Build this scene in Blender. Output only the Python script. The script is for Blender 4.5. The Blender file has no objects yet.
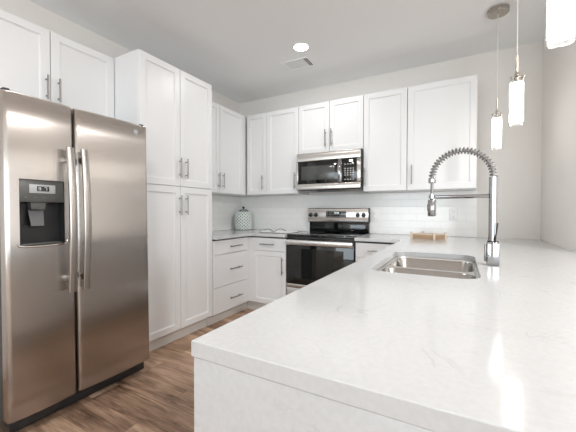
import bpy, bmesh, math, random
from mathutils import Vector, Matrix
R = math.radians
PI = math.pi
C = bpy.context.scene.collection
random.seed(7)

# ------------------------------------------------------------------ camera
yaw, pitch, roll = 0.5062, -0.0155, 0.0016
fw = Vector((-math.sin(yaw) * math.cos(pitch), math.cos(yaw) * math.cos(pitch), math.sin(pitch)))
rt = Vector((math.cos(yaw), math.sin(yaw), 0))
up = rt.cross(fw)
r2 = rt * math.cos(roll) + up * math.sin(roll)
u2 = up * math.cos(roll) - rt * math.sin(roll)
cd = bpy.data.cameras.new('camera')
cam = bpy.data.objects.new('camera', cd)
C.objects.link(cam)
mw_ = Matrix((r2, u2, -fw)).transposed().to_4x4()
mw_.translation = Vector((2.7701, -3.5852, 1.1682))
cam.matrix_world = mw_
cd.sensor_width = 36
cd.lens = 312.4435 / 576 * 36
cd.clip_start = 0.02
bpy.context.scene.camera = cam

# ------------------------------------------------------------------ world, daylight, exposure
sc = bpy.context.scene
w = bpy.data.worlds.new('world'); sc.world = w
w.use_nodes = True
w.node_tree.nodes['Background'].inputs[0].default_value = (0.85, 0.92, 1.0, 1)
w.node_tree.nodes['Background'].inputs[1].default_value = 1.0
sc.view_settings.view_transform = 'Standard'
sc.view_settings.look = 'None'
sc.view_settings.gamma = 1
sc.view_settings.use_curve_mapping = False
sc.view_settings.exposure = 0.10
sc.cycles.max_bounces = 10
sc.cycles.diffuse_bounces = 6
sc.cycles.caustics_reflective = False
sc.cycles.caustics_refractive = False
sc.cycles.sample_clamp_indirect = 6

def area(name, loc, rot, sx, sy, power, col=(1, 1, 1), shape='RECTANGLE', spread=PI):
    l = bpy.data.lights.new(name, 'AREA'); l.shape = shape
    l.size = sx; l.size_y = sy; l.energy = power; l.color = col; l.spread = spread
    o = bpy.data.objects.new(name, l); C.objects.link(o)
    o.location = loc; o.rotation_euler = rot
    return o
# lamps added as daylight at unseen, invented living-room windows behind and right of camera
DAY = (0.82, 0.93, 1.0)
P_DOOR, P_FRONT, P_RIGHT = 85, 125, 80
P_SHADE = 12.0
area('window_daylight', (1.3, -9.97, 1.25), (R(90), 0, 0), 2.4, 2.3, P_DOOR, DAY)
area('window_daylight', (4.9, -9.97, 1.45), (R(90), 0, 0), 2.6, 1.9, P_FRONT, DAY)
area('window_daylight', (6.97, -5.8, 1.45), (R(90), 0, R(90)), 3.6, 1.9, P_RIGHT, DAY)
LAMP_W, LAMP_L = 6.0, 70
LAMP_F = 10
WARM = (0.99, 0.995, 1.0)

# ------------------------------------------------------------------ materials
def mat(name, col, rough=0.5, metal=0.0, spec=0.5, bump=None, coat=0.0):
    m = bpy.data.materials.new(name); m.use_nodes = True
    b = m.node_tree.nodes['Principled BSDF']
    b.inputs['Base Color'].default_value = (*col, 1)
    b.inputs['Roughness'].default_value = rough
    b.inputs['Metallic'].default_value = metal
    b.inputs['Specular IOR Level'].default_value = spec
    b.inputs['Coat Weight'].default_value = coat
    nt = m.node_tree
    if bump:
        sx, sy, sz, st, det = bump
        g = nt.nodes.new('ShaderNodeNewGeometry')
        mp = nt.nodes.new('ShaderNodeMapping'); mp.inputs['Scale'].default_value = (sx, sy, sz)
        n = nt.nodes.new('ShaderNodeTexNoise'); n.inputs['Scale'].default_value = 1; n.inputs['Detail'].default_value = det
        bp = nt.nodes.new('ShaderNodeBump'); bp.inputs['Strength'].default_value = st; bp.inputs['Distance'].default_value = 0.002
        nt.links.new(g.outputs['Position'], mp.inputs[0]); nt.links.new(mp.outputs[0], n.inputs['Vector'])
        nt.links.new(n.outputs[0], bp.inputs['Height']); nt.links.new(bp.outputs[0], b.inputs['Normal'])
    return m

def emit(name, col, st):
    m = bpy.data.materials.new(name); m.use_nodes = True
    b = m.node_tree.nodes['Principled BSDF']
    b.inputs['Base Color'].default_value = (0.9, 0.9, 0.9, 1)
    b.inputs['Emission Color'].default_value = (*col, 1)
    b.inputs['Emission Strength'].default_value = st
    b.inputs['Roughness'].default_value = 0.3
    return m

def clear_glass(name, tint=(1, 1, 1), gl=0.08, rough=0.02):
    m = bpy.data.materials.new(name); m.use_nodes = True
    nt = m.node_tree; nt.nodes.clear()
    o = nt.nodes.new('ShaderNodeOutputMaterial'); mx = nt.nodes.new('ShaderNodeMixShader')
    t = nt.nodes.new('ShaderNodeBsdfTransparent'); g = nt.nodes.new('ShaderNodeBsdfGlossy')
    lw = nt.nodes.new('ShaderNodeLayerWeight'); lw.inputs[0].default_value = 0.25
    ad = nt.nodes.new('ShaderNodeMath'); ad.operation = 'MULTIPLY_ADD'; ad.inputs[1].default_value = 0.5; ad.inputs[2].default_value = gl
    t.inputs[0].default_value = (*tint, 1); g.inputs['Roughness'].default_value = rough
    nt.links.new(lw.outputs['Fresnel'], ad.inputs[0]); nt.links.new(ad.outputs[0], mx.inputs[0])
    nt.links.new(t.outputs[0], mx.inputs[1]); nt.links.new(g.outputs[0], mx.inputs[2]); nt.links.new(mx.outputs[0], o.inputs[0])
    return m

def tile_mat(name, ax):
    m = mat(name, (0.8, 0.8, 0.78), 0.16, 0, 0.5)
    nt = m.node_tree; b = nt.nodes['Principled BSDF']
    g = nt.nodes.new('ShaderNodeNewGeometry'); s = nt.nodes.new('ShaderNodeSeparateXYZ'); c = nt.nodes.new('ShaderNodeCombineXYZ')
    br = nt.nodes.new('ShaderNodeTexBrick')
    br.inputs['Scale'].default_value = 1; br.inputs['Brick Width'].default_value = 0.152; br.inputs['Row Height'].default_value = 0.0765
    br.inputs['Mortar Size'].default_value = 0.0016; br.inputs['Mortar Smooth'].default_value = 0.3
    br.inputs['Color1'].default_value = (0.90, 0.89, 0.87, 1); br.inputs['Color2'].default_value = (0.88, 0.87, 0.85, 1)
    br.inputs['Mortar'].default_value = (0.82, 0.81, 0.79, 1)
    nt.links.new(g.outputs['Position'], s.inputs[0])
    nt.links.new(s.outputs[ax], c.inputs[0])
    sub = nt.nodes.new('ShaderNodeMath'); sub.operation = 'SUBTRACT'; sub.inputs[1].default_value = 0.914
    nt.links.new(s.outputs[2], sub.inputs[0]); nt.links.new(sub.outputs[0], c.inputs[1])
    nt.links.new(c.outputs[0], br.inputs['Vector'])
    nt.links.new(br.outputs['Color'], b.inputs['Base Color'])
    inv = nt.nodes.new('ShaderNodeMath'); inv.operation = 'SUBTRACT'; inv.inputs[0].default_value = 1
    nt.links.new(br.outputs['Fac'], inv.inputs[1])
    bp = nt.nodes.new('ShaderNodeBump'); bp.inputs['Strength'].default_value = 0.5; bp.inputs['Distance'].default_value = 0.002
    nt.links.new(inv.outputs[0], bp.inputs['Height']); nt.links.new(bp.outputs[0], b.inputs['Normal'])
    return m

def quartz_mat():
    m = mat('white_quartz', (0.8, 0.8, 0.8), 0.13, 0, 0.5)
    nt = m.node_tree; b = nt.nodes['Principled BSDF']
    g = nt.nodes.new('ShaderNodeNewGeometry')
    def noise(scale, det, dist):
        n = nt.nodes.new('ShaderNodeTexNoise'); n.inputs['Scale'].default_value = scale
        n.inputs['Detail'].default_value = det; n.inputs['Distortion'].default_value = dist
        nt.links.new(g.outputs['Position'], n.inputs['Vector']); return n
    def math_(op, a, v):
        k = nt.nodes.new('ShaderNodeMath'); k.operation = op
        nt.links.new(a, k.inputs[0])
        if isinstance(v, (int, float)): k.inputs[1].default_value = v
        else: nt.links.new(v, k.inputs[1])
        k.use_clamp = op in ('MULTIPLY',)
        return k.outputs[0]
    n1 = noise(4.0, 6, 1.2); n2 = noise(5.5, 3, 0); n3 = noise(90, 2, 0)
    v = math_('SUBTRACT', n1.outputs[0], 0.5); v = math_('ABSOLUTE', v, 0)
    rv = nt.nodes.new('ShaderNodeMapRange'); rv.inputs[1].default_value = 0.0; rv.inputs[2].default_value = 0.013
    rv.inputs[3].default_value = 1; rv.inputs[4].default_value = 0
    nt.links.new(v, rv.inputs[0])
    rm = nt.nodes.new('ShaderNodeMapRange'); rm.inputs[1].default_value = 0.50; rm.inputs[2].default_value = 0.60
    nt.links.new(n2.outputs[0], rm.inputs[0])
    f = math_('MULTIPLY', rv.outputs[0], rm.outputs[0]); f = math_('MULTIPLY', f, 0.48)
    mx = nt.nodes.new('ShaderNodeMix'); mx.data_type = 'RGBA'
    mx.inputs['A'].default_value = (0.58, 0.583, 0.583, 1); mx.inputs['B'].default_value = (0.45, 0.44, 0.43, 1)
    nt.links.new(f, mx.inputs['Factor'])
    sp = nt.nodes.new('ShaderNodeMapRange'); sp.inputs[1].default_value = 0.3; sp.inputs[2].default_value = 0.7
    sp.inputs[3].default_value = 0.97; sp.inputs[4].default_value = 1.03
    nt.links.new(n3.outputs[0], sp.inputs[0])
    ml = nt.nodes.new('ShaderNodeVectorMath'); ml.operation = 'SCALE'
    nt.links.new(mx.outputs['Result'], ml.inputs[0]); nt.links.new(sp.outputs[0], ml.inputs['Scale'])
    nt.links.new(ml.outputs[0], b.inputs['Base Color'])
    return m

def floor_mat():
    m = mat('wood_plank', (0.3, 0.2, 0.14), 0.42, 0, 0.4)
    nt = m.node_tree; b = nt.nodes['Principled BSDF']
    g = nt.nodes.new('ShaderNodeNewGeometry')
    br = nt.nodes.new('ShaderNodeTexBrick'); br.offset = 0.37
    br.inputs['Scale'].default_value = 1; br.inputs['Brick Width'].default_value = 1.22; br.inputs['Row Height'].default_value = 0.178
    br.inputs['Mortar Size'].default_value = 0.0012; br.inputs['Bias'].default_value = 0.0
    br.inputs['Color1'].default_value = (0, 0, 0, 1); br.inputs['Color2'].default_value = (1, 1, 1, 1); br.inputs['Mortar'].default_value = (0.0, 0.0, 0.0, 1)
    nt.links.new(g.outputs['Position'], br.inputs['Vector'])
    def noise(sc3, det, dist, off=None):
        mp = nt.nodes.new('ShaderNodeMapping'); mp.inputs['Scale'].default_value = sc3
        nt.links.new(g.outputs['Position'], mp.inputs[0])
        v = mp.outputs[0]
        if off:
            a = nt.nodes.new('ShaderNodeVectorMath'); a.operation = 'MULTIPLY_ADD'
            a.inputs[1].default_value = (7.3, 3.1, 5.7)
            nt.links.new(off, a.inputs[0]); nt.links.new(v, a.inputs[2]); v = a.outputs[0]
        n = nt.nodes.new('ShaderNodeTexNoise'); n.inputs['Scale'].default_value = 1; n.inputs['Detail'].default_value = det
        n.inputs['Distortion'].default_value = dist; nt.links.new(v, n.inputs['Vector']); return n.outputs[0]
    n1 = noise((1.6, 9, 1), 6, 1.4, br.outputs['Color'])
    n2 = noise((7, 95, 1), 4, 0.4, br.outputs['Color'])
    def mm(op, a, bb, clamp=False):
        k = nt.nodes.new('ShaderNodeMath'); k.operation = op; k.use_clamp = clamp
        nt.links.new(a, k.inputs[0])
        if isinstance(bb, (int, float)): k.inputs[1].default_value = bb
        else: nt.links.new(bb, k.inputs[1])
        return k.outputs[0]
    s = nt.nodes.new('ShaderNodeSeparateColor'); nt.links.new(br.outputs['Color'], s.inputs[0])
    t = mm('ADD', mm('MULTIPLY', n1, 1.15), mm('MULTIPLY', n2, 0.45))
    t = mm('ADD', t, mm('MULTIPLY', s.outputs[0], 0.30))
    t = mm('SUBTRACT', t, 0.45)
    cr = nt.nodes.new('ShaderNodeValToRGB')
    e = cr.color_ramp.elements
    e[0].position = 0.15; e[0].color = (0.085, 0.043, 0.024, 1)
    e[1].position = 0.85; e[1].color = (0.72, 0.50, 0.35, 1)
    k = e.new(0.5); k.color = (0.37, 0.235, 0.158, 1)
    nt.links.new(t, cr.inputs[0])
    dk = nt.nodes.new('ShaderNodeMix'); dk.data_type = 'RGBA'
    dk.inputs['B'].default_value = (0.06, 0.035, 0.022, 1)
    nt.links.new(cr.outputs[0], dk.inputs['A'])
    nt.links.new(mm('MULTIPLY', br.outputs['Fac'], 0.7), dk.inputs['Factor'])
    nt.links.new(dk.outputs['Result'], b.inputs['Base Color'])
    bp = nt.nodes.new('ShaderNodeBump'); bp.inputs['Strength'].default_value = 0.12; bp.inputs['Distance'].default_value = 0.002
    nt.links.new(n2, bp.inputs['Height']); nt.links.new(bp.outputs[0], b.inputs['Normal'])
    return m

def steel_mat(name, col, rough, sc3, st=0.05, tan=None):
    m = mat(name, col, rough, 1.0)
    nt = m.node_tree; b = nt.nodes['Principled BSDF']
    g = nt.nodes.new('ShaderNodeNewGeometry'); mp = nt.nodes.new('ShaderNodeMapping'); mp.inputs['Scale'].default_value = sc3
    n = nt.nodes.new('ShaderNodeTexNoise'); n.inputs['Scale'].default_value = 1; n.inputs['Detail'].default_value = 3
    nt.links.new(g.outputs['Position'], mp.inputs[0]); nt.links.new(mp.outputs[0], n.inputs['Vector'])
    mr = nt.nodes.new('ShaderNodeMapRange'); mr.inputs[1].default_value = 0.3; mr.inputs[2].default_value = 0.7
    mr.inputs[3].default_value = rough - 0.02; mr.inputs[4].default_value = rough + 0.02
    nt.links.new(n.outputs[0], mr.inputs[0]); nt.links.new(mr.outputs[0], b.inputs['Roughness'])
    bp = nt.nodes.new('ShaderNodeBump'); bp.inputs['Strength'].default_value = st; bp.inputs['Distance'].default_value = 0.001
    nt.links.new(n.outputs[0], bp.inputs['Height']); nt.links.new(bp.outputs[0], b.inputs['Normal'])
    if tan:   # brushed grain: reflections smear along this world direction
        cx = nt.nodes.new('ShaderNodeCombineXYZ')
        for k in range(3): cx.inputs[k].default_value = tan[k]
        nt.links.new(cx.outputs[0], b.inputs['Tangent']); b.inputs['Anisotropic'].default_value = 1.0
    return m

M = dict(
    cab=mat('cabinet_white_paint', (0.775, 0.77, 0.768), 0.34, bump=(60, 60, 60, 0.03, 2)),
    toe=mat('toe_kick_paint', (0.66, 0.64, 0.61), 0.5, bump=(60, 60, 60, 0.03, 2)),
    wall=mat('wall_paint', (0.79, 0.76, 0.725), 0.7, spec=0.25, bump=(120, 120, 120, 0.06, 2)),
    ceil=mat('ceiling_paint', (0.885, 0.90, 0.905), 0.8, spec=0.2, bump=(110, 110, 110, 0.08, 2)),
    quartz=quartz_mat(), floor=floor_mat(),
    tile_b=tile_mat('subway_tile_back', 0), tile_l=tile_mat('subway_tile_left', 1),
    fridge=steel_mat('brushed_steel_warm', (0.485, 0.445, 0.412), 0.25, (4, 1.5, 500), 0.003, (0, 1, 0)),
    steel=steel_mat('brushed_steel', (0.60, 0.57, 0.54), 0.24, (700, 6, 6), 0.004, (1, 0, 0)),
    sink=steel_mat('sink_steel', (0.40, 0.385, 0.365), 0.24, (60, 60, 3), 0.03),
    rimst=mat('satin_steel', (0.66, 0.645, 0.62), 0.36, 1.0, bump=(40, 40, 40, 0.01, 1)),  # same steel as the bowls, coloured lighter for the lit rim and divider
    hsteel=mat('satin_handle_steel', (0.47, 0.44, 0.41), 0.26, 1.0, bump=(200, 200, 6, 0.02, 1)),
    chrome=mat('chrome', (0.42, 0.42, 0.43), 0.06, 1.0, bump=(30, 30, 30, 0.01, 1)),
    coil=mat('chrome_spring', (0.36, 0.36, 0.37), 0.15, 1.0, bump=(30, 30, 30, 0.01, 1)),
    nickel=mat('brushed_nickel', (0.45, 0.415, 0.37), 0.25, 1.0, bump=(200, 200, 6, 0.03, 1)),
    pull=mat('pull_steel', (0.30, 0.285, 0.27), 0.28, 1.0, bump=(200, 200, 200, 0.02, 1)),
    black=mat('black_plastic', (0.012, 0.012, 0.013), 0.35, bump=(90, 90, 90, 0.03, 1)),
    side=mat('dark_side_paint', (0.045, 0.046, 0.045), 0.45, bump=(200, 200, 200, 0.1, 1)),
    bglass=mat('black_glass', (0.006, 0.007, 0.007), 0.04, spec=0.6, bump=(8, 8, 8, 0.004, 1)),
    window=mat('oven_window_glass', (0.012, 0.014, 0.013), 0.03, spec=0.8, bump=(8, 8, 8, 0.004, 1)),
    mwwin=mat('microwave_window', (0.065, 0.068, 0.066), 0.12, spec=0.6, bump=(700, 700, 700, 0.05, 1)),
    dgrey=mat('dark_grey_plastic', (0.085, 0.085, 0.08), 0.35, bump=(90, 90, 90, 0.03, 1)),
    mgrey=mat('mid_grey_plastic', (0.12, 0.12, 0.125), 0.3, bump=(90, 90, 90, 0.03, 1)),
    lgrey=mat('light_grey_plate', (0.42, 0.42, 0.42), 0.35, bump=(90, 90, 90, 0.03, 1)),
    mark=mat('printed_mark', (0.55, 0.56, 0.55), 0.5, bump=(90, 90, 90, 0.02, 1)),
    white=mat('white_plastic', (0.88, 0.87, 0.85), 0.35, bump=(90, 90, 90, 0.02, 1)),
    slot=mat('slot_dark', (0.05, 0.05, 0.05), 0.6, bump=(90, 90, 90, 0.02, 1)),
    ventd=mat('vent_shadow', (0.10, 0.097, 0.094), 0.7, bump=(90, 90, 90, 0.02, 1)),
    cord=mat('pendant_cord', (0.62, 0.60, 0.57), 0.4, bump=(90, 90, 90, 0.02, 1)),
    shade=emit('opal_glass_glow', (1.0, 0.985, 0.955), P_SHADE),
    lens=emit('downlight_lens', (1.0, 0.97, 0.92), 14.0),
    lcd=emit('lcd_digits', (0.75, 0.95, 0.9), 0.9),
    glass=clear_glass('clear_glass'),
    sleeve=clear_glass('clear_sleeve', (0.985, 0.985, 0.98), 0.05),
    jar=mat('celadon_glaze', (0.22, 0.255, 0.235), 0.3, bump=(40, 40, 40, 0.05, 2)),
    lattice=mat('white_glaze', (0.74, 0.78, 0.74), 0.3, bump=(40, 40, 40, 0.05, 2)),
    knob=mat('bronze_knob', (0.05, 0.045, 0.04), 0.35, 0.6, bump=(40, 40, 40, 0.05, 2)),
    paper=mat('white_paper', (0.80, 0.79, 0.77), 0.6, bump=(10, 10, 400, 0.1, 1)),
    print=mat('page_print', (0.22, 0.21, 0.20), 0.6, bump=(60, 60, 60, 0.05, 1)),  # dark cover colour, also the shade painted along the page edges
    wood=mat('light_wood', (0.40, 0.27, 0.165), 0.5, bump=(4, 4, 120, 0.2, 3)),
    woodl=mat('pale_wood', (0.66, 0.55, 0.44), 0.5, bump=(20, 20, 60, 0.1, 3)),
)

# ------------------------------------------------------------------ mesh helpers
ORG = {}
class MB:
    def __init__(s): s.bm = bmesh.new()
    def merge(s, b):
        me = bpy.data.meshes.new('tmp'); b.to_mesh(me); b.free(); s.bm.from_mesh(me); bpy.data.meshes.remove(me)
    def box(s, x0, x1, y0, y1, z0, z1, bev=0.0, seg=2):
        b = bmesh.new(); bmesh.ops.create_cube(b, size=1)
        for v in b.verts:
            v.co = Vector(((x0 + x1) / 2 + v.co.x * (x1 - x0), (y0 + y1) / 2 + v.co.y * (y1 - y0), (z0 + z1) / 2 + v.co.z * (z1 - z0)))
        if bev > 0: bmesh.ops.bevel(b, geom=list(b.edges), offset=bev, segments=seg, profile=0.5, affect='EDGES')
        s.merge(b); return s
    def cyl(s, p0, p1, r, n=24, r2=None, cap=True):
        p0, p1 = Vector(p0), Vector(p1); d = p1 - p0
        b = bmesh.new(); bmesh.ops.create_cone(b, cap_ends=cap, segments=n, radius1=r, radius2=r if r2 is None else r2, depth=d.length)
        q = Vector((0, 0, 1)).rotation_difference(d.normalized()).to_matrix().to_4x4()
        bmesh.ops.transform(b, matrix=Matrix.Translation((p0 + p1) / 2) @ q, verts=b.verts)
        s.merge(b); return s
    def lathe(s, prof, c, n=40, axis=None):
        b = bmesh.new(); rings = []
        for r, z in prof:
            if r < 1e-5: rings.append([b.verts.new((0, 0, z))])
            else: rings.append([b.verts.new((r * math.cos(2 * PI * i / n), r * math.sin(2 * PI * i / n), z)) for i in range(n)])
        for a, d in zip(rings, rings[1:]):
            for i in range(n):
                j = (i + 1) % n
                if len(a) == 1 and len(d) == 1: continue
                if len(a) == 1: b.faces.new((a[0], d[i], d[j]))
                elif len(d) == 1: b.faces.new((a[i], a[j], d[0]))
                else: b.faces.new((a[i], a[j], d[j], d[i]))
        mtx = Matrix.Translation(Vector(c))
        if axis is not None: mtx = mtx @ Vector((0, 0, 1)).rotation_difference(Vector(axis).normalized()).to_matrix().to_4x4()
        bmesh.ops.transform(b, matrix=mtx, verts=b.verts)
        s.merge(b); return s
    def tube(s, pts, r, n=8, prof=None, upv=None):
        """sweep a circle (or a profile of (a,b) offsets) along pts"""
        b = bmesh.new(); pts = [Vector(p) for p in pts]; rings = []
        prev = None
        for i, p in enumerate(pts):
            t = (pts[min(i + 1, len(pts) - 1)] - pts[max(i - 1, 0)]).normalized()
            if prev is None:
                a = Vector(upv) if upv else (Vector((0, 0, 1)) if abs(t.z) < 0.9 else Vector((1, 0, 0)))
            else: a = prev
            a = (a - t * a.dot(t)).normalized(); prev = a; c = t.cross(a)
            q = prof or [(r * math.cos(2 * PI * k / n), r * math.sin(2 * PI * k / n)) for k in range(n)]
            rings.append([b.verts.new(p + a * u + c * v) for u, v in q])
        m = len(rings[0])
        for A, B in zip(rings, rings[1:]):
            for k in range(m): b.faces.new((A[k], A[(k + 1) % m], B[(k + 1) % m], B[k]))
        b.faces.new(rings[0][::-1]); b.faces.new(rings[-1])
        s.merge(b); return s
    def rings(s, loops, cap0=True, cap1=True):
        b = bmesh.new(); L = [[b.verts.new(p) for p in l] for l in loops]
        n = len(L[0])
        for A, B in zip(L, L[1:]):
            for k in range(n): b.faces.new((A[k], A[(k + 1) % n], B[(k + 1) % n], B[k]))
        if cap0: b.faces.new(L[0][::-1])
        if cap1: b.faces.new(L[-1])
        s.merge(b); return s
    def panel(s, o, U, V, N, w, h, prof):
        """a rectangular panel: prof is a list of (inset, depth) rings from the back edge to the middle of the front"""
        o, U, V, N = map(Vector, (o, U, V, N)); loops = []
        for i, d in prof:
            loops.append([o + U * a + V * c + N * d for a, c in ((i, i), (w - i, i), (w - i, h - i), (i, h - i))])
        return s.rings(loops)
    def build(s, name, m, parent=None, ang=35, origin=None, base=False, wn=True):
        bmesh.ops.recalc_face_normals(s.bm, faces=s.bm.faces)
        lo = Vector([min(v.co[k] for v in s.bm.verts) for k in range(3)])
        hi = Vector([max(v.co[k] for v in s.bm.verts) for k in range(3)])
        if origin is None:
            origin = (lo + hi) / 2
            if base: origin.z = lo.z
        origin = Vector(origin)
        for v in s.bm.verts: v.co -= origin
        me = bpy.data.meshes.new(name); s.bm.to_mesh(me); s.bm.free()
        me.materials.append(m)
        me.shade_smooth(); me.set_sharp_from_angle(angle=R(ang))
        o = bpy.data.objects.new(name, me); C.objects.link(o)
        ORG[o.name] = origin
        o.location = origin - (ORG[parent.name] if parent else Vector((0, 0, 0)))
        if parent: o.parent = parent
        return o

def thing(name, label, cat, loc, group=None):
    o = bpy.data.objects.new(name, None); C.objects.link(o); o.empty_display_size = 0.1
    o.location = loc; ORG[o.name] = Vector(loc)
    return tag(o, label, cat, group)
def tag(o, label, cat, group=None):
    o['label'] = label; o['category'] = cat
    if group: o['group'] = group
    return o
def struct(o, label=None):
    o['kind'] = 'structure'
    if label: o['label'] = label
    return o
def kids(o): return [c for c in o.children]
def dup(root, delta, label=None):
    r = root.copy(); C.objects.link(r); r.location = root.location + Vector(delta)
    if label: r['label'] = label
    for ch in kids(root):
        c = ch.copy(); C.objects.link(c); c.parent = r
        for g in kids(ch):
            d = g.copy(); C.objects.link(d); d.parent = c
    return r
def B(*a, bev=0.0, seg=2): return MB().box(*a, bev=bev, seg=seg)

# ------------------------------------------------------------------ the setting
X1, Y1, H = 7.0, -10.0, 2.70
struct(B(-0.1, X1 + .1, Y1 - .1, 0.1, -0.1, 0).build('floor', M['floor']))
struct(B(-0.1, X1 + .1, Y1 - .1, 0.1, H, H + 0.1).build('ceiling', M['ceil']))
struct(B(-0.1, 0, Y1, 0, 0, H).build('wall_left', M['wall']))
struct(B(-0.1, 3.4, 0, 0.1, 0, H).build('wall_back', M['wall']))
struct(B(3.4, 3.52, -1.05, 0.1, 0, H).build('wall_right', M['wall']))
struct(B(3.52, X1, -1.05, -.95, 0, H).build('wall_living_back', M['wall']))
def holed(name, axis, c0, c1, lo, hi, holes):
    mb = MB(); cur = lo
    def bx(a, b, z0, z1):
        if axis == 'y': mb.box(a, b, c0, c1, z0, z1)
        else: mb.box(c0, c1, a, b, z0, z1)
    for a, b, z0, z1 in holes:
        bx(cur, a, 0, H); bx(a, b, 0, z0); bx(a, b, z1, H); cur = b
    bx(cur, hi, 0, H)
    return struct(mb.build(name, M['wall']))
holed('wall_front', 'y', Y1 - .1, Y1, 0, X1, [(0.1, 2.5, .05, 2.4), (3.6, 6.2, .5, 2.4)])
holed('wall_living_right', 'x', X1, X1 + .1, Y1, -1.05, [(-7.6, -4.0, .5, 2.4)])
def window(n, axis, a, b, z0, z1):
    fr = MB()
    def bx(m, p, q, d0, d1, u, v):
        if axis == 'y': m.box(p, q, Y1 - d1, Y1 - d0, u, v)
        else: m.box(X1 + d0, X1 + d1, p, q, u, v)
    t = .05
    for p, q, u, v in ((a, a + t, z0, z1), (b - t, b, z0, z1), (a, b, z0, z0 + t), (a, b, z1 - t, z1), ((a + b) / 2 - t / 2, (a + b) / 2 + t / 2, z0, z1)):
        bx(fr, p, q, .03, .09, u, v)
    f = struct(fr.build('window_%d' % n, M['white']))
    g = MB(); bx(g, a + t, b - t, .055, .06, z0 + t, z1 - t)
    g.build('pane', M['glass'], f)
window(1, 'y', .1, 2.5, .05, 2.4); window(2, 'y', 3.6, 6.2, .5, 2.4); window(3, 'x', -7.6, -4.0, .5, 2.4)  # unseen windows, added to give the daylight lamps a source
# tiled splashback
struct(B(0, 2.905, -0.009, 0, 0.9155, 1.374, bev=.001, seg=1).build('trim_1', M['tile_b']), 'white glossy subway tile splashback on the back wall')
struct(B(0, 0.009, -1.222, -0.0095, 0.9155, 1.374, bev=.001, seg=1).build('trim_2', M['tile_l']), 'white glossy subway tile splashback on the left wall')

# ------------------------------------------------------------------ cabinets
SH = [(0, 0), (0, .018), (.002, .02), (.053, .02), (.0538, .0125), (.0575, .012), (.0615, .0085)]
FLAT = [(0, 0), (0, .018), (.002, .02)]
AX = {'x': ((0, 1, 0), (0, 0, 1), (1, 0, 0)), 'y': ((1, 0, 0), (0, 0, 1), (0, -1, 0)), '-x': ((0, -1, 0), (0, 0, 1), (-1, 0, 0))}
G = 0.0028   # half gap between fronts
def front(name, cab, ax, face, a0, a1, z0, z1, prof):
    """a door or drawer front whose outer face lies at x = face (or y = face)"""
    U, V, N = AX[ax]; b = face - .02 if ax == 'x' else face + .02
    if ax == 'x': o = (b, a0 + G, z0 + G)
    elif ax == 'y': o = (a0 + G, b, z0 + G)
    else: o = (b, a1 - G, z0 + G)
    return MB().panel(o, U, V, N, a1 - a0 - 2 * G, z1 - z0 - 2 * G, prof).build(name, M['cab'], cab, ang=25)
def pull(par, ax, face, a, z0, z1=None, a2=None):
    """bar pull: vertical at a from z0 to z1, or horizontal at height z0 from a to a2"""
    N = Vector(AX[ax][2])
    def P(t, z): return Vector((face, t, z)) if ax != 'y' else Vector((t, face, z))
    A, Bq = (P(a, z0), P(a, z1)) if a2 is None else (P(a, z0), P(a2, z0))
    d = (Bq - A); m = MB()
    m.cyl(A + N * .032, Bq + N * .032, .0058, 14)
    for t in (.16, .84): m.cyl(A + d * t - N * .0002, A + d * t + N * .032, .0045, 10)
    return m.build('handle', M['pull'], par)

# over-fridge cabinet
t = thing('wall_cabinet', 'white two-door wall cabinet above the stainless refrigerator', 'cabinet', (.15, -2.485, 1.84))
B(.001, .268, -2.938, -2.030, 1.84, 2.41).build('body', M['cab'], t)
d = front('door', t, 'x', .288, -2.938, -2.483, 1.84, 2.41, SH); pull(d, 'x', .288, -2.512, 1.925, 2.088)
d = front('door', t, 'x', .288, -2.483, -2.030, 1.84, 2.41, SH); pull(d, 'x', .288, -2.439, 1.925, 2.088)

# pantry
t = thing('pantry_cabinet', 'tall white four-door pantry cabinet reaching the floor beside the refrigerator', 'cabinet', (.3, -1.626, 0))
B(.001, .579, -2.0268, -1.2252, .115, 2.415).build('body', M['cab'], t)
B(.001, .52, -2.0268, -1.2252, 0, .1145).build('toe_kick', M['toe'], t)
for a, b, h in ((-2.0268, -1.6273, -1.6425), (-1.6273, -1.2252, -1.570)):
    d = front('door', t, 'x', .599, a, b, 1.3833, 2.415, SH); pull(d, 'x', .599, h, 1.458, 1.632)
    d = front('door', t, 'x', .599, a, b, .118, 1.3833, SH); pull(d, 'x', .599, h, 1.132, 1.306)

# upper cabinet on the left wall
t = thing('wall_cabinet', 'white two-door wall cabinet on the left wall between pantry and corner', 'cabinet', (.16, -.78, 1.3756))
B(.001, .315, -1.223, -.002, 1.3756, 2.391).build('body', M['cab'], t)
d = front('door', t, 'x', .335, -1.223, -.811, 1.3756, 2.391, SH); pull(d, 'x', .335, -.843, 1.43, 1.608)
d = front('door', t, 'x', .335, -.811, -.372, 1.3756, 2.391, SH); pull(d, 'x', .335, -.770, 1.43, 1.608)
B(.3155, .331, -.371, -.3225, 1.3756, 2.391).build('corner_filler', M['cab'], t)

# upper cabinets on the back wall
UX = (.3445, .6571, 1.1005, 1.4830, 1.8640, 2.2985, 2.8900)
ZB, ZT = 1.3756, 2.391
def upper(x0, x1, z0, label, doors):
    t = thing('wall_cabinet', label, 'cabinet', ((x0 + x1) / 2, -.15, z0))
    B(x0 + .004, x1 - .004, -.3016, -.001, z0, ZT).build('body', M['cab'], t)
    for a, b, hx, h0, h1 in doors:
        d = front('door', t, 'y', -.3216, a, b, z0, ZT, SH); pull(d, 'y', -.3216, hx, h0, h1)
    return t
upper(UX[0], UX[1], ZB, 'narrow white wall cabinet on the back wall nearest the left corner', [(UX[0] + .012, UX[1], .603, 1.432, 1.61)])
upper(UX[1], UX[2], ZB, 'white single-door wall cabinet immediately left of the microwave', [(UX[1], UX[2], 1.058, 1.432, 1.62)])
upper(UX[2], UX[4], 1.827, 'short white two-door wall cabinet above the microwave', [(UX[2], UX[3], 1.440, 1.885, 2.075), (UX[3], UX[4], 1.512, 1.885, 2.075)])
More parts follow.
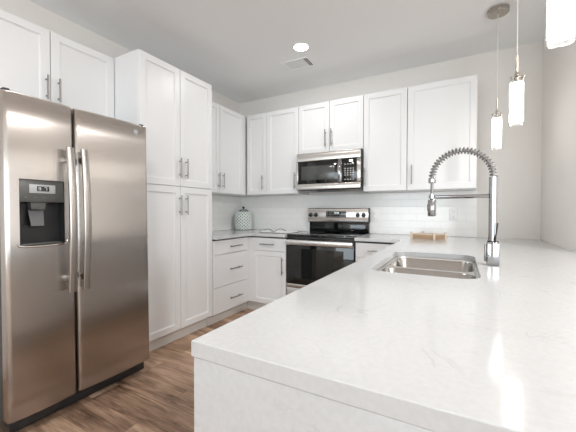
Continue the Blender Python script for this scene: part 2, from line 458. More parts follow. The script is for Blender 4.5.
upper(UX[4], UX[5], ZB, 'white single-door wall cabinet immediately right of the microwave', [(UX[4], UX[5], 1.886, 1.432, 1.62)])
upper(UX[5], UX[6], ZB, 'widest white wall cabinet, at the right end of the back wall row', [(UX[5], UX[6], 2.345, 1.432, 1.62)])

# base cabinets
t = thing('drawer_cabinet', 'white three-drawer base cabinet between the pantry and the corner', 'cabinet', (.3, -.94, 0))
B(.001, .590, -1.222, -.002, .115, .864).build('body', M['cab'], t)
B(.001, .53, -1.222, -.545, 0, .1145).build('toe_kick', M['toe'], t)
for z0, z1, hz in ((.7197, .868, .793), (.385, .7197, .555), (.117, .385, .242)):
    d = front('drawer', t, 'x', .611, -1.222, -.660, z0, z1, FLAT); pull(d, 'x', .611, -.990, hz, a2=-.790)
B(.5905, .603, -.659, -.6085, .117, .864).build('corner_filler', M['cab'], t)

def base(x0, x1, label, hx, hd):
    t = thing('base_cabinet', label, 'cabinet', ((x0 + x1) / 2, -.3, 0))
    B(x0, x1, -.600, -.002, .115, .864).build('body', M['cab'], t)
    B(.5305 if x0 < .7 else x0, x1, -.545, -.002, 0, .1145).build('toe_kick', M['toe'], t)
    f0 = max(x0, .655); 
    d = front('drawer', t, 'y', -.621, f0, x1, .7197, .868, FLAT); pull(d, 'y', -.621, hd[0], .796, a2=hd[1])
    d = front('door', t, 'y', -.621, f0, x1, .117, .7197, SH); pull(d, 'y', -.621, hx, .468, .660)
    return t
t = base(.6045, 1.1030, 'white base cabinet with one drawer and one door left of the range', 1.062, (.775, .965))
B(.6045, .654, -.612, -.6005, .117, .864).build('corner_filler', M['cab'], t)
base(1.8740, 2.325, 'white base cabinet right of the range, mostly hidden by the peninsula', 1.905, (2.0, 2.19))

t = thing('peninsula_cabinet', 'white peninsula base with a quartz end panel under the big worktop', 'cabinet', (2.85, -1.9, 0))
m = MB()
m.box(2.345, 2.363, -3.108, -.630, .115, .880); m.box(2.98, 3.0, -3.108, -.002, .0, .880)
m.box(2.363, 2.98, -3.108, -.630, .115, .135); m.box(2.335, 2.98, -.630, -.612, .115, .880)
m.build('body', M['cab'], t)
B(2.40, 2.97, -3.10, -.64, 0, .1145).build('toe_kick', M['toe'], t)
ys = (-3.10, -2.62, -2.22, -1.83, -1.44, -.66)
for a, b in zip(ys, ys[1:]):
    d = front('door', t, '-x', 2.325, a, b, .117, .868, SH); pull(d, '-x', 2.325, b - .04, .62, .80)
B(2.3115, 3.395, -3.1405, -3.1085, 0, .8808, bev=.0015).build('end_panel', M['quartz'], t)

# ------------------------------------------------------------------ worktops
def rr(x0, x1, y0, y1, r, n=8):
    out = []
    for cx, cy, a0 in ((x1 - r, y1 - r, 0), (x0 + r, y1 - r, 90), (x0 + r, y0 + r, 180), (x1 - r, y0 + r, 270)):
        for i in range(n + 1):
            a = R(a0 + 90 * i / n); out.append((cx + r * math.cos(a), cy + r * math.sin(a)))
    return out
SK = (2.413, 2.838, -2.236, -1.480)
def slab(name, outline, holes, z0, z1, bev=.002):
    cu = bpy.data.curves.new(name, 'CURVE'); cu.dimensions = '2D'; cu.fill_mode = 'BOTH'
    for pts in [outline] + holes:
        sp = cu.splines.new('POLY'); sp.points.add(len(pts) - 1); sp.use_cyclic_u = True
        for p, q in zip(sp.points, pts): p.co = (q[0], q[1], 0, 1)
    cu.extrude = (z1 - z0) / 2 - bev; cu.bevel_depth = bev; cu.bevel_resolution = 1; cu.offset = -bev
    tmp = bpy.data.objects.new('tmp', cu); C.objects.link(tmp)
    dg = bpy.context.evaluated_depsgraph_get()
    me = bpy.data.meshes.new_from_object(tmp.evaluated_get(dg))
    bpy.data.objects.remove(tmp)
    mb = MB(); mb.bm.from_mesh(me); bpy.data.meshes.remove(me)
    bmesh.ops.remove_doubles(mb.bm, verts=mb.bm.verts, dist=1e-5)
    for v in mb.bm.verts: v.co.z += (z0 + z1) / 2
    return mb.build(name, M['quartz'], base=True, ang=8)
o = slab('worktop', [(.002, -.002), (.002, -1.2225), (.645, -1.2225), (.645, -.648), (1.1040, -.648), (1.1040, -.002)], [], .882, .914)
tag(o, 'L-shaped white quartz worktop in the left corner with the ceramic jar', 'countertop')
o = slab('worktop', [(1.8735, -.002), (1.8735, -.648), (2.308, -.648), (2.308, -3.143), (3.398, -3.143), (3.398, -.002)], [rr(*SK, .08)], .882, .914)
tag(o, 'large white quartz peninsula worktop with the sink and tall faucet', 'countertop')

# ------------------------------------------------------------------ sink
t = thing('kitchen_sink', 'stainless double-bowl undermount sink set in the peninsula worktop', 'sink', (2.624, -1.853, .68))
m = MB()
x0, x1, y0, y1 = SK
def bowl(bx0, bx1, by0, by1, ztop, zbot, r):
    L = []
    for ins, z, rr_ in ((0, ztop, r), (.004, ztop - .006, r), (.012, zbot + .05, r), (.03, zbot + .012, r * .9), (.06, zbot, r * .7)):
        L.append([(px, py, z) for px, py in rr(bx0 + ins, bx1 - ins, by0 + ins, by1 - ins, max(.012, rr_))])
    return L
e = .006
outer = [(px, py, .8815) for px, py in rr(x0 - .012, x1 + .012, y0 - .012, y1 + .012, .075)]
inner = [(px, py, .8815) for px, py in rr(x0 + e, x1 - e, y0 + e, y1 - e, .066)]
drop = [(px, py, .873) for px, py in rr(x0 + e + .003, x1 - e - .003, y0 + e + .003, y1 - e - .003, .064)]
m.rings([outer, inner, drop], cap0=False, cap1=False)
ym = -1.86
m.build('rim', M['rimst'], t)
def mk_bowl(a, b):
    L = bowl(x0 + e + .003, x1 - e - .003, a, b, .873, .69, .064)
    mb = MB().rings(L, cap0=False, cap1=True)
    o = mb.build('bowl', M['sink'], t, ang=60)
    cx, cy = (x0 + x1) / 2, (a + b) / 2
    MB().lathe([(0.001, .6915), (.038, .6915), (.043, .694), (.045, .6908)], (cx, cy, 0), 28).build('drain', M['chrome'], o)
mk_bowl(ym + .017, y1 - e - .003); mk_bowl(y0 + e + .003, ym - .017)
# divider saddle between the bowls, closing the corners left by the rounded bowls
dv = MB()
def dvring(z, yh):
    return [(x0 + .009, ym - yh, z), (x1 - .009, ym - yh, z), (x1 - .009, ym + yh, z), (x0 + .009, ym + yh, z)]
for s in (-1, 1):
    # flat web: strip between straight line y=ym and rounded bowl edge
    edge = rr(x0 + .009, x1 - .009, ym + .017, y1 - e - .003, .064) if s > 0 else rr(x0 + .009, x1 - .009, y0 + e + .003, ym - .017, .064)
    seg = [p for p in edge if abs(p[1] - ym) < .078]
    seg.sort(key=lambda p: p[0])
    bmw = dv.bm
    top = [bmw.verts.new((p[0], p[1], .873)) for p in seg]; mid = [bmw.verts.new((p[0], ym, .873)) for p in seg]
    for i in range(len(seg) - 1):
        if abs(seg[i][0] - seg[i + 1][0]) > 1e-6: bmw.faces.new((top[i], top[i + 1], mid[i + 1], mid[i]))
bmesh.ops.remove_doubles(dv.bm, verts=dv.bm.verts, dist=1e-5)
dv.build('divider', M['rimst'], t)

# ------------------------------------------------------------------ faucet
FX, FY = 2.902, -1.823
t = thing('kitchen_faucet', 'tall chrome spring-neck pull-down faucet standing behind the sink', 'faucet', (FX, FY, .914))
m = MB(); m.box(FX - .026, FX + .026, FY - .026, FY + .026, .9145, 1.022, bev=.006, seg=3)
m.lathe([(.026, 1.02), (.024, 1.024), (.019, 1.026), (0, 1.026)], (FX, FY, 0), 28)
m.build('base', M['chrome'], t)
MB().tube([(FX + .008, FY - .023, 1.024), (FX + .009, FY - .025, 1.05), (FX + .013, FY - .026, 1.085), (FX + .016, FY - .026, 1.115)], .0034, 10).build('lever', M['black'], t)
MB().lathe([(.0188, 1.0262), (.0235, 1.0262), (.0235, 1.0292), (.0188, 1.0292), (.0188, 1.0262)], (FX, FY, 0), 28).build('gasket', M['black'], t)
B(FX - .034, FX - .0265, FY - .02, FY + .02, .930, 1.012, bev=.003).build('side_cover', M['pull'], t)
m = MB(); m.cyl((FX, FY, 1.026), (FX, FY, 1.332), .0185, 32); m.cyl((FX, FY, 1.252), (FX, FY, 1.256), .0193, 32)
m.build('pole', M['chrome'], t)
AR, AZ = .132, 1.335
cx = FX - AR
arc = [(cx + AR * math.cos(a), FY, AZ + AR * math.sin(a)) for a in [PI * i / 48 for i in range(49)]]
arc += [(FX - 2 * AR, FY, AZ - .012), (FX - 2 * AR, FY, AZ - .075)]
MB().tube([(FX, FY, AZ - .005)] + arc, .0075, 10, upv=(0, 1, 0)).build('hose', M['pull'], t)
h = MB(); TURN = 27; pts = []
for i in range(TURN * 16 + 1):
    a = PI * i / (TURN * 16); th = 2 * PI * TURN * i / (TURN * 16)
    rad = Vector((math.cos(a), 0, math.sin(a))); rr_ = .0148
    c0 = Vector((cx, FY, AZ)) + rad * AR
    pts.append(c0 + rad * rr_ * math.cos(th) + Vector((0, 1, 0)) * rr_ * math.sin(th))
h.tube(pts, .0032, 6).build('spring', M['coil'], t, ang=180)
SX = FX - 2 * AR
m = MB(); m.lathe([(0, 1.312), (.017, 1.312), (.018, 1.316), (.018, 1.334), (.015, 1.338), (0, 1.338)], (SX, FY, 0), 28)
m.build('collar', M['chrome'], t)
m = MB(); m.lathe([(0, 1.143), (.017, 1.143), (.0195, 1.147), (.0195, 1.224), (.016, 1.229), (.0095, 1.232), (.0095, 1.258), (0, 1.258)], (SX, FY, 0), 28)
sp = m.build('spray_head', M['coil'], t)
B(SX - .0215, SX - .0185, FY - .006, FY + .006, 1.172, 1.205, bev=.001).build('button', M['black'], sp)
m = MB(); m.cyl((SX + .016, FY, 1.242), (FX - .018, FY, 1.242), .0095, 16)
m.lathe([(.0115, 1.236), (.016, 1.236), (.016, 1.252), (.0115, 1.252), (.0115, 1.236)], (SX, FY, 0), 24)
m.build('holder_arm', M['chrome'], t)

# ------------------------------------------------------------------ refrigerator
FXF = .80
t = thing('refrigerator', 'stainless side-by-side refrigerator with an ice and water dispenser', 'refrigerator', (.4, -2.508, 0))
B(.03, .725, -2.905, -2.110, .07, 1.742, bev=.004).build('body', M['side'], t)
B(.62, .745, -2.895, -2.118, .012, .069, bev=.003).build('base_grille', M['black'], t)
for y in (-2.86, -2.15):
    MB().cyl((.66, y, -.010), (.66, y, .02), .022, 16).build('foot', M['black'], t)
    MB().cyl((.12, y, 0), (.12, y, .072), .022, 16).build('foot', M['black'], t)
def edge_drop(dd, r):
    return 0 if dd >= r else r - math.sqrt(max(0, r * r - (r - dd) ** 2))
def fridge_door(name, ya, yb, z0, z1, hole=None, ra=.018, rb=.018):
    W = yb - ya; r = .018
    ys = set([0, .0012, .004, .008, .013, r]) | set([W - q for q in (0, .0012, .004, .008, .013, r)])
    ys |= set([W * i / 16 for i in range(1, 16)])
    zs = set([0, .0015, .004, .009]) | set([z1 - z0 - q for q in (0, .0015, .004, .009)]) | set([(z1 - z0) * i / 12 for i in range(1, 12)])
    if hole:
        h = [hole[0] - ya, hole[1] - ya, hole[2] - z0, hole[3] - z0]
        ys = set(q for q in ys if min(abs(q - h[0]), abs(q - h[1])) > .004) | {h[0], h[1]}
        zs = set(q for q in zs if min(abs(q - h[2]), abs(q - h[3])) > .004) | {h[2], h[3]}
    ys, zs = sorted(ys), sorted(zs); b = bmesh.new(); Gd = {}
    def X(q, k):
        bul = .012 * (1 - (2 * q / W - 1) ** 2)
        return FXF - .006 + bul - edge_drop(q, ra) - edge_drop(W - q, rb) - edge_drop(k, .009) * .7 - edge_drop(z1 - z0 - k, .009) * .7
    for i, q in enumerate(ys):
        for j, k in enumerate(zs): Gd[i, j] = b.verts.new((X(q, k), ya + q, z0 + k))
    ih = (ys.index(h[0]), ys.index(h[1]), zs.index(h[2]), zs.index(h[3])) if hole else None
    for i in range(len(ys) - 1):
        for j in range(len(zs) - 1):
            if ih and ih[0] <= i < ih[1] and ih[2] <= j < ih[3]: continue
            b.faces.new((Gd[i, j], Gd[i + 1, j], Gd[i + 1, j + 1], Gd[i, j + 1]))
    def skirt(loop, x):
        vs = [Gd[k] for k in loop]; bk = [b.verts.new((x, v.co.y, v.co.z)) for v in vs]; n = len(vs)
        for k in range(n): b.faces.new((vs[k], vs[(k + 1) % n], bk[(k + 1) % n], bk[k]))
        return bk
    nI, nJ = len(ys) - 1, len(zs) - 1
    lp = [(i, 0) for i in range(nI)] + [(nI, j) for j in range(nJ)] + [(i, nJ) for i in range(nI, 0, -1)] + [(0, j) for j in range(nJ, 0, -1)]
    b.faces.new(skirt(lp, .735))
    if ih:
        a0, a1, j0, j1 = ih
        lp = [(i, j0) for i in range(a0, a1)] + [(a1, j) for j in range(j0, j1)] + [(i, j1) for i in range(a1, a0, -1)] + [(a0, j) for j in range(j1, j0, -1)]
        skirt(lp, .7365)
    mb = MB(); mb.bm.free(); mb.bm = b
    return mb.build(name, M['fridge'], t, ang=40, wn=False)
Z0, Z1 = .088, 1.760
HL = (-2.856, -2.648, .990, 1.337)
DROP = -.016
fz = fridge_door('door', -2.912, -2.5945, Z0, Z1, (HL[0], HL[1], HL[2] + DROP - .004, HL[3] + DROP))
fr = fridge_door('door', -2.583, -2.101, Z0, Z1)
fz['label'] = 'narrow freezer door with the dispenser'; fr['label'] = 'wide plain door'
for y in (-2.890, -2.128):
    B(.66, .775, y - .014, y + .014, 1.7605, 1.776, bev=.004).build('hinge_cover', M['black'], t)
def fridge_handle(par, y):
    m = MB(); z0, z1 = .697, 1.512; n = 28
    pts = []
    for i in range(n + 1):
        s = i / n; pts.append((.846 + .024 * math.sin(PI * s), y, z0 + (z1 - z0) * s))
    prof = [(.004, -.019), (.008, -.012), (.008, .012), (.004, .019), (-.006, .019), (-.006, -.019)]
    m.tube(pts, 0, prof=prof, upv=(1, 0, 0))
    for z in (.770, 1.452):
        m.box(.796, .858, y - .010, y + .010, z - .018, z + .018, bev=.003)
    m.build('handle', M['hsteel'], par)
fridge_handle(fz, -2.636); fridge_handle(fr, -2.560)
# dispenser
dp = B(.738, .797, HL[0] + .0006, HL[1] - .0006, 1.218, HL[3] - .0006, bev=.004).build('dispenser', M['dgrey'], fz)
B(.7975, .7995, -2.812, -2.692, 1.266, 1.312, bev=.0008).build('display_plate', M['lgrey'], fz)
B(.7997, .8003, -2.778, -2.722, 1.277, 1.303).build('display', M['bglass'], fz)
m = MB()
SEG = {'1': 'bc', '2': 'abged', '0': 'abcdef', '3': 'abgcd', '7': 'abc', '8': 'abcdefg', '4': 'fgbc', '5': 'afgcd', '6': 'afgedc', '9': 'abcdfg', '-': 'g'}
def digit(m, ch, P, w_, h_, th, ex):
    """seven-segment digit; P(u, v) -> point, extruded by ex"""
    s = {'a': (0, h_ - th, w_, h_), 'b': (w_ - th, h_ / 2, w_, h_), 'c': (w_ - th, 0, w_, h_ / 2), 'd': (0, 0, w_, th),
         'e': (0, 0, th, h_ / 2), 'f': (0, h_ / 2, th, h_), 'g': (0, h_ / 2 - th / 2, w_, h_ / 2 + th / 2)}
    for q in SEG[ch]:
        a, b_, c_, d_ = s[q]
        l0 = [P(a, b_), P(c_, b_), P(c_, d_), P(a, d_)]
        m.rings([l0, [v + ex for v in l0]])
for k, ch in enumerate('37'):
    y = -2.772 + k * .028
    digit(m, ch, lambda u, v, y=y: Vector((.8004, y + u, 1.282 + v)), .012, .017, .0028, Vector((.0004, 0, 0)))
m.build('digits', M['mark'], fz)
for k in range(5):
    y = -2.835 + k * .042
    B(.7972, .7986, y, y + .014, 1.240, 1.245, bev=.0004).build('dispenser_button', M['mgrey'], fz)
# cavity
m = MB()
hy0, hy1 = HL[0] + .0005, HL[1] - .0005
loops = [[(.794, hy0, .9875), (.794, hy1, .9875), (.794, hy1, 1.2175), (.794, hy0, 1.2175)],
         [(.738, hy0 + .004, .995), (.738, hy1 - .004, .995), (.738, hy1 - .004, 1.2165), (.738, hy0 + .004, 1.2165)]]
m.rings(loops, cap0=False, cap1=True).build('cavity', M['black'], fz)
m = MB(); m.rings([[(.790, -2.800, 1.180), (.790, -2.740, 1.180), (.745, -2.740, 1.180), (.745, -2.800, 1.180)],
                   [(.792, -2.806, 1.2165), (.792, -2.734, 1.2165), (.745, -2.734, 1.2165), (.745, -2.806, 1.2165)]]).build('chute', M['dgrey'], fz)
m = MB(); m.rings([[(.764, -2.806, 1.178), (.764, -2.736, 1.178), (.758, -2.736, 1.178), (.758, -2.806, 1.178)],
                   [(.784, -2.800, 1.092), (.784, -2.742, 1.092), (.778, -2.742, 1.092), (.778, -2.800, 1.092)]])
pd = m.build('paddle', M['mgrey'], fz)
B(.742, .80, -2.845, -2.660, .9915, 1.000, bev=.002).build('drip_tray', M['dgrey'], fz)
m = MB()
lip = [(.797, -2.866, 1.000)]
pts = [(.796, -2.866, 1.002), (.801, -2.858, .990), (.8035, -2.835, .985), (.806, -2.75, .983), (.8055, -2.665, .985), (.803, -2.645, .990), (.798, -2.636, 1.002)]
m.tube(pts, .0062, 10).build('lip', M['steel'], fz)
for c in kids(fz):
    if not c.name.startswith('handle'): c.location.z += DROP
# round emblem on the wide door
def emblem(par):
    m = MB(); c = Vector((.8021, -2.196, 1.702)); rr_ = .017
    m.lathe([(0, 0), (rr_, 0), (rr_, .0015), (rr_ - .001, .002), (rr_ - .0025, .002), (rr_ - .003, .0012), (0, .0012)], c, 32, (1, 0, 0))
    # monogram strokes: a looped g and e
    def stroke(pts): m.tube([c + Vector((.0018, u, v)) for u, v in pts], .0009, 6, upv=(1, 0, 0))
    stroke([(-.001 + .0042 * math.cos(a) - .003, .001 + .005 * math.sin(a)) for a in [0.6 + 5.2 * i / 16 for i in range(17)]])
    stroke([(-.0005, .0015), (-.0005, -.004), (-.003, -.007), (-.006, -.006)])
    stroke([(.006 + .0038 * math.cos(a), .0 + .0048 * math.sin(a)) for a in [0.0 + 5.4 * i / 16 for i in range(17)]])
    stroke([(.002, .0), (.0098, .0)])
    m.build('emblem', M['lgrey'], par)
emblem(fr)

# tilted back a little on its levelling feet
t.rotation_euler.y = -.0150; t.location.x += .017; t.location.z = .006

# ------------------------------------------------------------------ range
RX0, RX1 = 1.1095, 1.8680
t = thing('electric_range', 'stainless and black freestanding electric range below the microwave', 'range', (1.482, -.32, 0))
B(RX0, RX1, -.598, -.012, .05, .896, bev=.003).build('body', M['side'], t)
for x in (RX0 + .06, RX1 - .06):
    for y in (-.55, -.08): MB().cyl((x, y, 0), (x, y, .052), .018, 14).build('foot', M['black'], t)
ck = B(RX0 - .001, RX1 + .001, -.612, -.062, .8965, .9195, bev=.005).build('cooktop', M['bglass'], t)
for bx_, by_, br_ in ((1.29, -.45, .105), (1.675, -.45, .085), (1.29, -.19, .08), (1.675, -.19, .10)):
    MB().lathe([(br_ - .003, .9196), (br_ - .003, .9199), (br_, .9199), (br_, .9196), (br_ - .003, .9196)], (bx_, by_, 0), 48).build('burner_ring', M['dgrey'], ck)
# oven door: black glass slab, window, handle
dr = B(RX0 + .003, RX1 - .003, -.630, -.5985, .392, .880, bev=.004).build('oven_door', M['bglass'], t)
B(RX0 + .11, RX1 - .11, -.6312, -.6301, .455, .770).build('oven_window', M['window'], dr)
B(RX0 + .003, RX1 - .003, -.6315, -.5985, .352, .390, bev=.003).build('door_trim', M['steel'], t)
m = MB(); pts = []
for i in range(21):
    s = i / 20; pts.append((RX0 + .012 + (RX1 - RX0 - .024) * s, -.652 - .010 * math.sin(PI * s), .837))
m.tube(pts, 0, prof=[(.028, .002), (.022, .009), (0, .012), (-.022, .009), (-.028, .002), (-.022, -.006), (.022, -.006)], upv=(0, 0, 1))
for x in (RX0 + .05, RX1 - .05): m.box(x - .016, x + .016, -.652, -.629, .824, .850, bev=.003)
m.build('handle', M['steel'], dr)
sd = B(RX0 + .003, RX1 - .003, -.625, -.5985, .085, .348, bev=.004).build('storage_drawer', M['steel'], t)
# backguard
B(RX0 + .014, RX1 - .010, -.061, -.010, .9195, 1.042, bev=.002).build('backguard_base', M['bglass'], t)
bg = MB()
def bgl(y, i): return [(RX0 - .001 + i, y, 1.038 + i), (RX1 + .001 - i, y, 1.038 + i), (RX1 + .001 - i, y, 1.206 - i), (RX0 - .001 + i, y, 1.206 - i)]
bk = MB().box(RX0 - .006, RX1 - .004, -.072, -.010, 1.038, 1.206, bev=.007, seg=3).build('backguard', M['black'], t)
B(RX0 - .001, RX1 - .011, -.0775, -.0725, 1.043, 1.199, bev=.002).build('control_panel', M['steel'], t)
dsp = B(1.350, 1.597, -.0792, -.0776, 1.094, 1.168, bev=.0007).build('display', M['bglass'], t)
m = MB()
for k, ch in enumerate('1203'):
    x = 1.445 + k * .016 + (.006 if k > 1 else 0)
    digit(m, ch, lambda u, v, x=x: Vector((x + u, -.0793, 1.140 + v)), .010, .018, .0026, Vector((0, -.0004, 0)))
m.build('clock_digits', M['lcd'], dsp)
m = MB()
for r_ in range(3):
    for c_ in range(9):
        if r_ == 2 and 2 < c_ < 7: continue
        x = 1.360 + c_ * .0262; z = 1.104 + r_ * .021
        m.box(x, x + .013, -.0797, -.0793, z, z + .006)
m.build('keypad', M['mark'], dsp)
for x in (1.145, 1.216, 1.737, 1.805):
    k = MB().lathe([(0, 0), (.026, 0), (.026, .004), (.022, .006), (.0205, .024), (.018, .027), (0, .027)], (x, -.0778, 1.124), 28, (0, -1, 0)).build('knob', M['black'], t)
    B(x - .0018, x + .0018, -.1062, -.1050, 1.126, 1.143).build('pointer', M['mark'], k)

# ------------------------------------------------------------------ microwave
MX0, MX1 = 1.1110, 1.8620
t = thing('microwave', 'stainless over-the-range microwave mounted below the short cabinet', 'microwave', (1.48, -.2, 1.412))
B(MX0, MX1, -.372, -.010, 1.404, 1.822, bev=.003).build('body', M['black'], t)
m = MB(); m.box(MX0 + .002, MX1 - .006, -.398, -.3725, 1.726, 1.820, bev=.008, seg=3); m.build('top_band', M['steel'], t)
m = MB(); m.box(MX0 + .002, MX1 - .006, -.398, -.3725, 1.408, 1.476, bev=.008, seg=3); m.build('bottom_band', M['steel'], t)
dr = MB(); dr.box(MX0 + .002, MX0 + .022, -.397, -.3725, 1.4765, 1.7255, bev=.002); dr = dr.build('left_edge', M['steel'], t)
B(MX1 - .046, MX1 - .006, -.398, -.3725, 1.4765, 1.7255, bev=.006).build('right_edge', M['steel'], t)
md = B(MX0 + .0225, 1.612, -.395, -.3725, 1.477, 1.725, bev=.002).build('door', M['bglass'], t)
B(MX0 + .065, 1.575, -.3962, -.3951, 1.517, 1.672, bev=.0004).build('window', M['mwwin'], md)
m = MB(); pts = [(1.630, -.4 - .022 * math.sin(PI * i / 16), 1.478 + .246 * i / 16) for i in range(17)]
m.tube(pts, 0, prof=[(.006, -.012), (.009, 0), (.006, .012), (-.006, .012), (-.006, -.012)], upv=(0, -1, 0))
B(1.6125, 1.648, -.394, -.3725, 1.477, 1.725, bev=.002).build('handle_plate', M['steel'], t)
m.build('handle', M['chrome'], md)
cp = B(1.6485, MX1 - .0465, -.3955, -.3725, 1.477, 1.725, bev=.002).build('control_panel', M['bglass'], t)
B(1.735, 1.775, -.3964, -.3957, 1.690, 1.712).build('display', M['lcd'], cp)
for r_ in range(8):
    z = 1.500 + r_ * .023
    if r_ in (1, 6): continue
    for c_ in range(4):
        x = 1.684 + c_ * .030
        B(x, x + .014, -.3961, -.3956, z, z + .010).build('button', M['mark'], cp)
for x in (MX0 + .03, MX1 - .20): B(x, x + .17, -.34, -.08, 1.399, 1.4035).build('grease_filter', M['mgrey'], t)
B(MX0 + .24, MX1 - .24, -.36, -.30, 1.3995, 1.4035).build('vent_grille', M['slot'], t)

# ------------------------------------------------------------------ jar with lid
JX, JY, JZ = .190, -.175, .9145
t = thing('ceramic_jar', 'round pale green lattice ceramic jar with a dark lid knob', 'jar', (JX, JY, JZ))
def jr(z):
    pr = [(0, .090), (.012, .099), (.06, .110), (.12, .115), (.17, .114), (.205, .106), (.235, .088), (.252, .064)]
    for (z0, a), (z1, b) in zip(pr, pr[1:]):
        if z <= z1: s = (z - z0) / (z1 - z0); return a + (b - a) * s
    return pr[-1][1]
MB().lathe([(0, 0), (.083, 0)] + [(jr(z) - .004, z) for z in [.004 + .248 * i / 24 for i in range(25)]] + [(0, .252)], (JX, JY, JZ), 48).build('body', M['jar'], t, ang=60)
m = MB(); NS = 15
for s in (-1, 1):
    for k in range(NS):
        pts = []
        for i in range(33):
            z = .008 + .236 * i / 32; a = 2 * PI * k / NS + s * i / 32 * 2 * PI * 6.0 / NS; r_ = jr(z)
            pts.append((JX + r_ * math.cos(a), JY + r_ * math.sin(a), JZ + z))
        m.tube(pts, .0068, 6)
m.build('lattice', M['lattice'], t, ang=60)
ld = MB().lathe([(0, .2525), (.066, .2525), (.067, .258), (.060, .268), (.03, .278), (0, .281)], (JX, JY, JZ), 40).build('lid', M['jar'], t, ang=60)
MB().lathe([(0, .278), (.010, .278), (.009, .288), (.0155, .296), (.0165, .306), (.011, .314), (0, .316)], (JX, JY, JZ), 24).build('knob', M['knob'], ld, ang=60)

# ------------------------------------------------------------------ open book
t = thing('open_book', 'open white booklet with curling pages on the worktop left of the range', 'book', (.875, -.40, .9145))
B(.685, 1.080, -.512, -.270, .9145, .9205).build('cover', M['print'], t)
def page(x0, x1, y0, y1, hmax, flip):
    loops = []
    for i in range(15):
        s = i / 14; x = x0 + (x1 - x0) * s; u = s if not flip else 1 - s     # u = 0 at spine
        z = .9208 + .002 + hmax * math.sin(PI * min(1, u * 1.0)) ** .8 * (1 - .55 * u)
        loops.append([(x, y0, .9208), (x, y1, .9208), (x, y1, z), (x, y0, z)])
    return MB().rings(loops)
page(.690, .873, -.505, -.275, .032, True).build('page_block', M['paper'], t)
page(.877, 1.075, -.505, -.275, .032, False).build('page_block', M['paper'], t)
def sheet(x0, x1, hmax, flip):  # dark strip standing for the shade under a curled page edge
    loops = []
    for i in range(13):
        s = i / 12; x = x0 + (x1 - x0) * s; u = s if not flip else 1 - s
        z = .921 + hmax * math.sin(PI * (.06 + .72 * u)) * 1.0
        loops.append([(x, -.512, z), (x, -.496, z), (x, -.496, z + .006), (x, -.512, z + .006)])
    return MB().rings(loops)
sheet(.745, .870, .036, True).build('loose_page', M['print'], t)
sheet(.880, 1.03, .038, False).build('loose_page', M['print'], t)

# ------------------------------------------------------------------ wooden tray
TP = [Vector((2.362, -.440, 0)), Vector((2.560, -.500, 0)), Vector((2.645, -.370, 0)), Vector((2.447, -.310, 0))]
t = thing('wooden_tray', 'small light wood tray with raised sides on the peninsula near the back wall', 'tray', (2.50, -.405, .9145))
m = MB(); m.rings([[(p.x, p.y, .9145) for p in TP], [(p.x, p.y, .924) for p in TP]]).build('base', M['wood'], t)
cen = sum(TP, Vector()) / 4
for k in range(4):
    a, b = TP[k], TP[(k + 1) % 4]; ai, bi = a + (cen - a).normalized() * .010, b + (cen - b).normalized() * .010
    def lp(z): return [(p.x, p.y, z) for p in (a, b, bi, ai)]
    MB().rings([lp(.9245), lp(.952)]).build('side', M['wood'], t)
    MB().rings([lp(.9525), lp(.962)]).build('top_rail', M['woodl'], t)
    MB().cyl((a.x, a.y, .9145), (a.x, a.y, .976), .0105, 12).build('corner_post', M['woodl'], t)

# ------------------------------------------------------------------ outlets
def outlet(x, z, y, label):
    t = thing('wall_outlet', label, 'outlet', (x, y, z - .06))
    B(x - .037, x + .037, y - .006, y - .0002, z - .060, z + .060, bev=.002).build('cover_plate', M['white'], t)
    for dz in (-.026, .026):
        m = MB(); m.box(x - .017, x + .017, y - .0075, y - .0062, z + dz - .016, z + dz + .016, bev=.001)
        f = m.build('receptacle', M['white'], t)
        s = MB()
        for dx in (-.006, .006): s.box(x + dx - .001, x + dx + .001, y - .0079, y - .0074, z + dz - .002, z + dz + .008)
        s.box(x - .002, x + .002, y - .0079, y - .0074, z + dz - .010, z + dz - .006)
        s.build('slot', M['slot'], f)
outlet(2.703, 1.136, -.0092, 'white double outlet on the tiles behind the spray head')
outlet(1.912, 1.116, -.0092, 'white double outlet on the tiles just right of the range')

# ------------------------------------------------------------------ pendants
PX, PZ = 3.002, 1.650
p1 = thing('pendant_light', 'farthest and smallest of the three glowing white cylinder pendants', 'pendant light', (PX, -.716, PZ), 'cylinder pendants over the peninsula')
y = -.716
MB().lathe([(0, 2.669), (.068, 2.669), (.072, 2.673), (.072, 2.6995), (0, 2.6995)], (PX, y, 0), 40).build('canopy', M['nickel'], p1)
MB().cyl((PX, y, 2.03), (PX, y, 2.669), .0028, 8).build('cord', M['cord'], p1)
m = MB(); m.cyl((PX, y, 1.90), (PX, y, 2.032), .0065, 14); m.lathe([(0, 1.896), (.012, 1.896), (.012, 1.93), (.0065, 1.938)], (PX, y, 0), 20)
m.build('stem', M['nickel'], p1)
m = MB()
for s in (-1, 1):
    m.box(PX + s * .026 - .006, PX + s * .026 + .006, y - .007, y + .007, 1.878, 1.918, bev=.002)
m.box(PX - .037, PX + .037, y - .006, y + .006, 1.908, 1.917, bev=.002)
m.box(PX - .006, PX + .006, y - .037, y + .037, 1.908, 1.917, bev=.002)
m.lathe([(0, 1.8765), (.031, 1.8765), (.031, 1.880), (0, 1.880)], (PX, y, 0), 32)
m.build('shade_holder', M['nickel'], p1)
MB().lathe([(0, 1.8755), (.0315, 1.8755), (.0320, 1.870), (.0320, 1.668), (.0305, 1.665), (.0290, 1.668), (.0290, 1.868), (0, 1.868)], (PX, y, 0), 40).build('shade', M['shade'], p1)
MB().lathe([(.0345, 1.876), (.0365, 1.876), (.0370, 1.872), (.0370, 1.652), (.0362, 1.650), (.0350, 1.652), (.0345, 1.876)], (PX, y, 0), 40).build('glass_sleeve', M['sleeve'], p1)
dup(p1, (.030, -.734, 0), 'middle one of the three glowing cylinder pendants, hanging beside the faucet')
dup(p1, (.014, -1.70, .004), 'nearest and largest of the glowing cylinder pendants, at the top right')

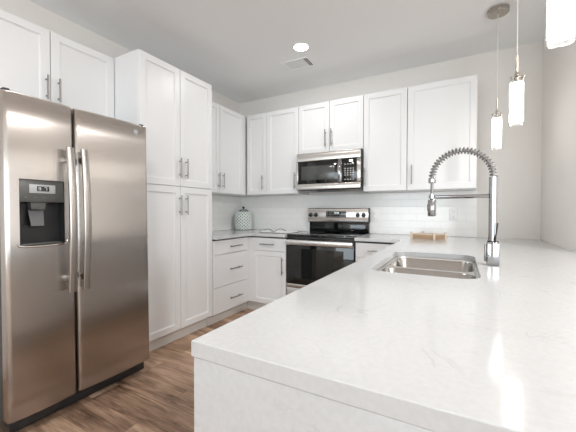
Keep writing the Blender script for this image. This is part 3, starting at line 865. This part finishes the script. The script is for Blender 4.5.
# ------------------------------------------------------------------ recessed lights and vent
def downlight(x, y, label, power=LAMP_W):
    t = thing('ceiling_light', label, 'ceiling light', (x, y, H))
    MB().lathe([(.066, 2.696), (.085, 2.697), (.087, 2.6995), (.066, 2.6995), (.066, 2.696)], (x, y, 0), 40).build('trim_ring', M['white'], t)
    MB().lathe([(0, 2.6965), (.0655, 2.6965), (.0655, 2.6992), (0, 2.6992)], (x, y, 0), 36).build('lens', M['lens'], t)
    area('lamp', (x, y, 2.690), (0, 0, 0), .13, .13, power, WARM, 'DISK')
    return t
downlight(1.449, -.956, 'round glowing recessed light in the ceiling above the floor aisle')
downlight(1.449, -2.95, 'second round recessed ceiling light in front of the refrigerator', LAMP_F)  # out of view, added to brighten the aisle
downlight(4.75, -1.6, 'recessed ceiling light beyond the end of the right wall', 8)  # out of view, added for a bright streak on the refrigerator doors
downlight(4.6, -2.8, 'recessed ceiling light farthest from the kitchen', LAMP_L)  # out of view, added to brighten the peninsula worktop

t = thing('ceiling_vent', 'white rectangular air vent in the ceiling behind the recessed light', 'vent', (1.27, -.66, H))
m = MB(); vx0, vx1, vy0, vy1 = 1.120, 1.425, -.775, -.560
for a in ((vx0, vx1, vy0, vy0 + .022), (vx0, vx1, vy1 - .022, vy1), (vx0, vx0 + .022, vy0 + .0225, vy1 - .0225), (vx1 - .018, vx1, vy0 + .0225, vy1 - .0225)):
    m.box(*a, 2.694, 2.6996, bev=.0015)
m.build('frame', M['ceil'], t)
B(1.368, 1.4065, -.752, -.583, 2.6975, 2.6995).build('opening', M['ventd'], t)
m = MB()
for i in range(9):
    x = 1.146 + i * .0245
    m.rings([[(x, vy0 + .023, 2.6992), (x + .023, vy0 + .023, 2.6955), (x + .023, vy0 + .023, 2.6970), (x, vy0 + .023, 2.6996)],
             [(x, vy1 - .023, 2.6992), (x + .023, vy1 - .023, 2.6955), (x + .023, vy1 - .023, 2.6970), (x, vy1 - .023, 2.6996)]])
m.build('louvers', M['ceil'], t)
m = MB()
for i in range(2):
    x = 1.378 + i * .013; m.box(x, x + .0025, -.752, -.583, 2.6945, 2.6974)
m.build('slats', M['ceil'], t)
